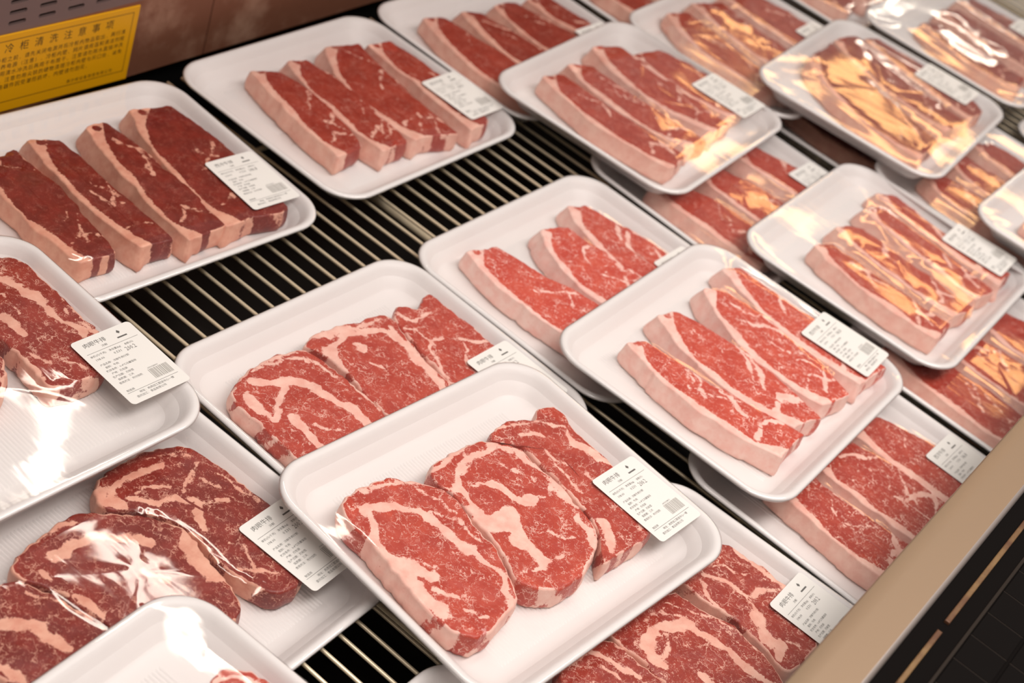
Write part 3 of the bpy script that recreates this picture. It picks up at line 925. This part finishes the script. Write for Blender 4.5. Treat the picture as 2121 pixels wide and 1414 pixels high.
    for isfat in (False, True):
        sel = F[fm == isfat]
        faces = [tuple(q) for q in sel]
        if not isfat:
            faces.append(tuple(caps[0]))
            faces.append(tuple(caps[1]))
        used = np.unique(np.concatenate([sel.ravel()] + ([caps[0], caps[1]] if not isfat else [])))
        mp = np.full(len(V), -1)
        mp[used] = np.arange(len(used))
        faces = [tuple(int(mp[i]) for i in q) for q in faces]
        m = len(used)
        parts.append(mesh_from('lean_meat' if not isfat else ('fat_cap' if left is not None else 'fat_seam'), V[used], faces, 'meat', True,
                               {'fat_distance': fd[used], 'tone': np.full(m, tone), 'marbling': np.full(m, marb), 'seed': np.full(m, (seed % 97) * 11.0)}))
    return parts[0], parts[1], c0 / 1000.0, o / 1000.0


def quad(p3, n=15):
    """curve through three points"""
    a, m, b = (np.array(q, float) for q in p3)
    t = np.linspace(0, 1, n)
    tm = np.hypot(*(m - a)) / (np.hypot(*(m - a)) + np.hypot(*(b - m)))
    q = (m - (1 - tm) ** 2 * a - tm ** 2 * b) / (2 * tm * (1 - tm))
    return ((1 - t) ** 2)[:, None] * a + (2 * t * (1 - t))[:, None] * q + (t ** 2)[:, None] * b


def strip_outline(L3, right):
    """left edge through three points (rear, middle, front); right edge likewise, or a width in mm"""
    Lc = quad(L3)
    if np.ndim(right) == 0:
        t = np.linspace(0, 1, len(Lc))
        d = np.gradient(Lc, axis=0)
        d /= np.hypot(d[:, 0], d[:, 1])[:, None]
        nrm = np.stack([-d[:, 1], d[:, 0]], -1)
        nrm *= np.sign(nrm[:, 0])[:, None]
        Rc = Lc + nrm * (right * (0.60 + 0.42 * np.sin(np.pi * (0.06 + 0.74 * t))))[:, None]
    else:
        Rc = quad(right)
    mid = (Lc + Rc) / 2
    f, r = Rc[-1] - Lc[-1], Rc[0] - Lc[0]
    out = list(Lc[1:]) + [Lc[-1] + f * q for q in (0.06, 0.3, 0.7, 0.92)] + [Rc[-1] * 0.93 + Rc[-2] * 0.07] + list(Rc[1:-1][::-1]) \
        + [Rc[0] * 0.9 + Rc[1] * 0.1] + [Lc[0] + r * q for q in (0.85, 0.5, 0.15)] + [Lc[0] * 0.85 + Lc[1] * 0.15]
    return np.array(out)[::-1], Lc, mid[2:-2], Rc


def clamp_pts(p, mx=127.0, my=103.0):
    p = np.asarray(p, float).copy()
    p[:, 0] = np.clip(p[:, 0], -mx, mx)
    p[:, 1] = np.clip(p[:, 1], -my, my)
    return p


def strip_seams(Lc, Rc, seed):
    """a few fat streaks running in from the lean side and along the meat"""
    r = random.Random(seed)
    out = []
    n = len(Lc)
    for k in range(r.randint(3, 5)):
        i = r.randint(3, n - 4)
        f0, f1 = r.uniform(0.85, 1.0), r.uniform(0.4, 0.65)
        j = min(n - 1, max(0, i + r.choice((-2, 2, 3))))
        a = Lc[i] + (Rc[i] - Lc[i]) * f0
        b = Lc[j] + (Rc[j] - Lc[j]) * f1
        mid = (a + b) / 2 + np.array([r.uniform(-4, 4), r.uniform(-4, 4)])
        out.append((r.uniform(0.5, 1.7), [a, mid, b]))
    # fat streak near the front end
    i = n - 3
    out.append((r.uniform(1.2, 2.6), [Lc[i] + (Rc[i] - Lc[i]) * 0.2, Lc[i - 1] + (Rc[i - 1] - Lc[i - 1]) * 0.6, Lc[i] + (Rc[i] - Lc[i]) * 0.95]))
    # intermittent rim on the lean side
    i0 = r.randint(1, 5)
    i1 = min(n - 1, i0 + r.randint(3, 6))
    out.append((r.uniform(0.8, 1.6), [Rc[i] for i in range(i0, i1)]))
    return out


# tone (dark 0 .. pale pink 1), marbling
TONE = {'T1': (0.04, 0.2), 'T2': (0.42, 0.35), 'T3': (0.35, 0.35), 'T3r': (0.35, 0.3), 'T4': (0.52, 0.4), 'T5': (0.42, 0.4), 'T5r': (0.35, 0.3),
        'T6': (0.30, 0.35), 'T7': (0.25, 0.4), 'T8': (0.55, 0.5), 'T4b': (0.62, 0.5), 'T6b': (0.35, 0.4), 'T8b': (0.50, 0.5), 'T9': (0.5, 0.4),
        'T7b': (0.3, 0.4), 'T6z': (0.15, 0.3), 'T10': (0.90, 0.95), 'T11': (0.86, 1.0), 'T11b': (0.56, 1.0), 'T12': (0.66, 0.8),
        'T13': (0.60, 0.85), 'T13b': (0.34, 0.95), 'T14': (0.30, 0.85), 'T15': (0.08, 0.75), 'T16': (0.7, 0.8), 'T17': (0.6, 0.8)}
GENERIC = [([(-85, 78), (-100, 4), (-92, -90)], 50), ([(-14, 82), (-32, 0), (-28, -88)], 54), ([(62, 80), (44, -4), (42, -92)], 54)]
STRIPS['T8b'] = [([(-108, 89), (-122, -9), (-118, -95)], 58), ([(-30, 84), (-42, -4), (-40, -95)], 60), ([(50, 80), (38, -10), (36, -95)], 58)]
STRIPS['T7'] = [([(-67, 64), (-96, -2), (-97, -102)], 52), ([(10, 66), (-14, -7), (-14, -100)], 50), ([(78, 66), (62, -10), (60, -100)], 48)]
for key in ('T3r', 'T5r', 'T6b', 'T9', 'T7b', 'T6z'):
    STRIPS[key] = GENERIC
RIBEYES.append(('T17', [(-80, 60), (-40, 78), (0, 70), (20, 30), (10, -20), (-20, -60), (-60, -62), (-88, -20), (-95, 25)], [(3.0, [(-70, 40), (-30, 50), (-10, 10), (-20, -40)])]))

COVERED = {'T3', 'T3r', 'T5', 'T5r', 'T4b', 'T6b', 'T8b', 'T6z', 'T10', 'T11b', 'T12', 'T13b', 'T15', 'T7b', 'T17'}
HERO = {'T13', 'T12', 'T13b', 'T15', 'T14', 'T11', 'T10', 'T11b'}
ORD = {1: ['only'], 2: ['left', 'right'], 3: ['leftmost', 'middle', 'rightmost'], 4: ['leftmost', 'second from left', 'third from left', 'rightmost']}
LOOK = {'T1': 'dark red', 'T2': 'red', 'T3': 'red', 'T4': 'red', 'T5': 'brownish red', 'T6': 'brownish red', 'T8': 'red', 'T10': 'pale pink', 'T11': 'pink',
        'T11b': 'pink-red', 'T12': 'marbled', 'T13': 'marbled', 'T13b': 'marbled', 'T14': 'marbled dark', 'T15': 'glossy dark', 'T16': 'pink'}

meats = {}          # tray key -> list of (outline in m, top height)
count = {}
jobs = []
for key, ol, se in RIBEYES:
    jobs.append((key, 'rib', clamp_pts(ol, 128, 105), se, None, None))
for key, lst in STRIPS.items():
    for L3, w in lst:
        L3 = clamp_pts(L3, 122, 101)
        w = w * 1.1 if np.ndim(w) == 0 else clamp_pts(np.asarray(w, float) + [(4.0, 0), (5.0, 0), (5.0, 0)], 129, 102)
        ol, Lc, mid, Rc = strip_outline(L3, w)
        jobs.append((key, 'strip', clamp_pts(ol, 128, 104), (Lc, Rc), Lc, mid))
per = {}
for j in jobs:
    per.setdefault(j[0], []).append(j)
sd = 11
for key, lst in per.items():
    lst.sort(key=lambda j: np.mean(np.asarray(j[2])[:, 0]))
    tx, ty, yaw, lev = TRAYS[key]
    yr = math.radians(yaw)
    for i, (k_, kind, ol, se, left, axis) in enumerate(lst):
        sd += 13
        seams = se if kind == 'rib' else [(hw * (0.55 + 0.45 * TONE[key][1] / 0.7), ln) for hw, ln in strip_seams(se[0], se[1], sd)]
        thick = (20.2 if key in COVERED else 22.4) + (sd % 5) * 0.18
        tone, marb = TONE[key]
        tone += ((sd * 7) % 10 - 5) * 0.012
        lean, fat, c, oo = build_steak(ol, seams, kind, thick, tone, marb, sd, left, axis, 1.0 if key in HERO else 0.62, 2.5 if i == 0 else 8.0)
        wx = tx + c[0] * math.cos(yr) - c[1] * math.sin(yr)
        wy = ty + c[0] * math.sin(yr) + c[1] * math.cos(yr)
        name = 'ribeye_steak' if kind == 'rib' else 'strip_steak'
        e = empty(name, (wx, wy, BASE[lev] + FLOOR + 0.0006), yr)
        ordn = ORD[len(lst)][i]
        look = LOOK.get(key, 'raw')
        tag(e, '%s %s %s in the %s' % (ordn, look, KIND_TXT[kind], WHERE[key]), 'steak', 'raw steaks in the ' + WHERE[key])
        obj('lean_meat', lean, e)
        obj('fat_cap' if kind == 'strip' else 'fat_seam', fat, e)
        meats.setdefault(key, []).append((oo, FLOOR + 0.0006 + thick / 1000))


# ------------------------------------------------------------------ film and trays
def film_mesh(key, seed):
    gx, gy = 75, 65
    xs, ys = np.linspace(-TW / 2, TW / 2, gx), np.linspace(-TL / 2, TL / 2, gy)
    X, Y = np.meshgrid(xs, ys)
    P = np.stack([X.ravel(), Y.ravel()], -1)
    obst = np.full(len(P), -1.0)
    for oo, top in meats.get(key, []):
        cc = oo.mean(0)
        shr = cc + (oo - cc) * 0.96
        m = inside(P, shr)
        rel = (vnoise(P[:, 0] * 40 + 30, P[:, 1] * 40 + 30, seed) - 0.5) * 0.0012
        obst[m] = np.maximum(obst[m], top + 0.0010 + rel[m])
    obst = obst.reshape(X.shape)
    rim = TH + 0.00045
    # inside the rounded rim?
    w, l, r = TW / 2 - 0.005, TL / 2 - 0.005, TR - 0.004
    qx, qy = np.maximum(np.abs(X) - (w - r), 0), np.maximum(np.abs(Y) - (l - r), 0)
    free = np.hypot(qx, qy) < r
    h = np.where(free, np.maximum(rim - 0.0004, obst), rim)
    for it in range(320):
        g = h.copy()
        g[1:-1, 1:-1] = 0.25 * (h[:-2, 1:-1] + h[2:, 1:-1] + h[1:-1, :-2] + h[1:-1, 2:])
        h = np.where(free, np.maximum(g, obst), rim)
    # slack: the sheet sags a little between its supports and puckers towards the corners
    edge = np.clip((r - np.hypot(qx, qy)) / 0.03, 0, 1) * free
    ang = np.arctan2(Y, X)
    puck = (vnoise(ang * 9 + 30, np.hypot(X, Y) * 14, seed + 3) - 0.5) * 0.0011 * np.exp(-edge * 1.5) * np.clip(edge * 6, 0, 1)
    h = np.where(free, np.maximum(h + puck - 0.0005 * edge * (obst < 0), obst), h)

    def samp(p):
        fx = np.clip((p[:, 0] + TW / 2) / TW * (gx - 1), 0, gx - 1.001)
        fy = np.clip((p[:, 1] + TL / 2) / TL * (gy - 1), 0, gy - 1.001)
        i, j = fx.astype(int), fy.astype(int)
        u, v = fx - i, fy - j
        return (h[j, i] * (1 - u) + h[j, i + 1] * u) * (1 - v) + (h[j + 1, i] * (1 - u) + h[j + 1, i + 1] * u) * v
    rings = []
    for ins, z in ((0.020, 0.0080), (0.0095, 0.0186), (0.0058, 0.0208), (0.0018, 0.0210), (-0.0002, 0.0222), (-0.0005, 0.0237), (0.0003, 0.0252), (0.0024, 0.02595), (0.0044, 0.02595)):
        rings.append([(x, y, z) for x, y in rr_loop(ins, 18)])
    base = rr_loop(0.0044, 18)
    for s in np.r_[np.linspace(0.985, 0.05, 44)]:
        p = base * s
        rings.append([(x, y, z) for (x, y), z in zip(p, samp(p))])
    me = rings_mesh('cling_film', rings, 'film', cap_last=True)
    return me, samp


NOLABEL = {'T17', 'T3r', 'T6z', 'T8b', 'T7b'}
LABEL_DXY = {'T14': (0.119, -0.0525), 'T2': (0.1165, -0.051), 'T11': (0.118, -0.056), 'T10': (0.105, -0.056), 'T4b': (0.112, -0.05), 'T6': (0.108, -0.044), 'T8': (0.112, -0.058), 'T11b': (0.110, -0.059)}
for ti, (key, (tx, ty, yaw, lev)) in enumerate(TRAYS.items()):
    t = empty('foam_meat_tray', (tx, ty, BASE[lev]), math.radians(yaw))
    tag(t, 'white foam ' + WHERE[key], 'tray', 'white foam meat trays on the rack')
    obj('foam_body', body_me, t)
    obj('floor_ribs', ribs_me, t)
    fm, samp = film_mesh(key, 40 + ti)
    obj('cling_film', fm, t)
    if key not in NOLABEL:
        lx, ly = LABEL_DXY.get(key, (0.1085, -0.0525))
        gx = np.array([(lx + a * LW / 2, ly + b * LH / 2) for a in (-1, -.5, 0, .5, 1) for b in (-1, -.5, 0, .5, 1)])
        z = float(np.max(samp(gx))) + 0.0004
        lab = obj('price_label', paper_me, t, (lx, ly, z))
        lab.rotation_euler = (0, 0, math.radians(((ti * 37) % 7 - 3) * 0.6))
        tag(lab, 'white price label with small grey print')
        a, b = PRINTS[0 if key in ('T12', 'T13', 'T13b', 'T14', 'T15', 'T16') else 1]
        obj('label_print', a, lab)
        obj('bar_code', b, lab)
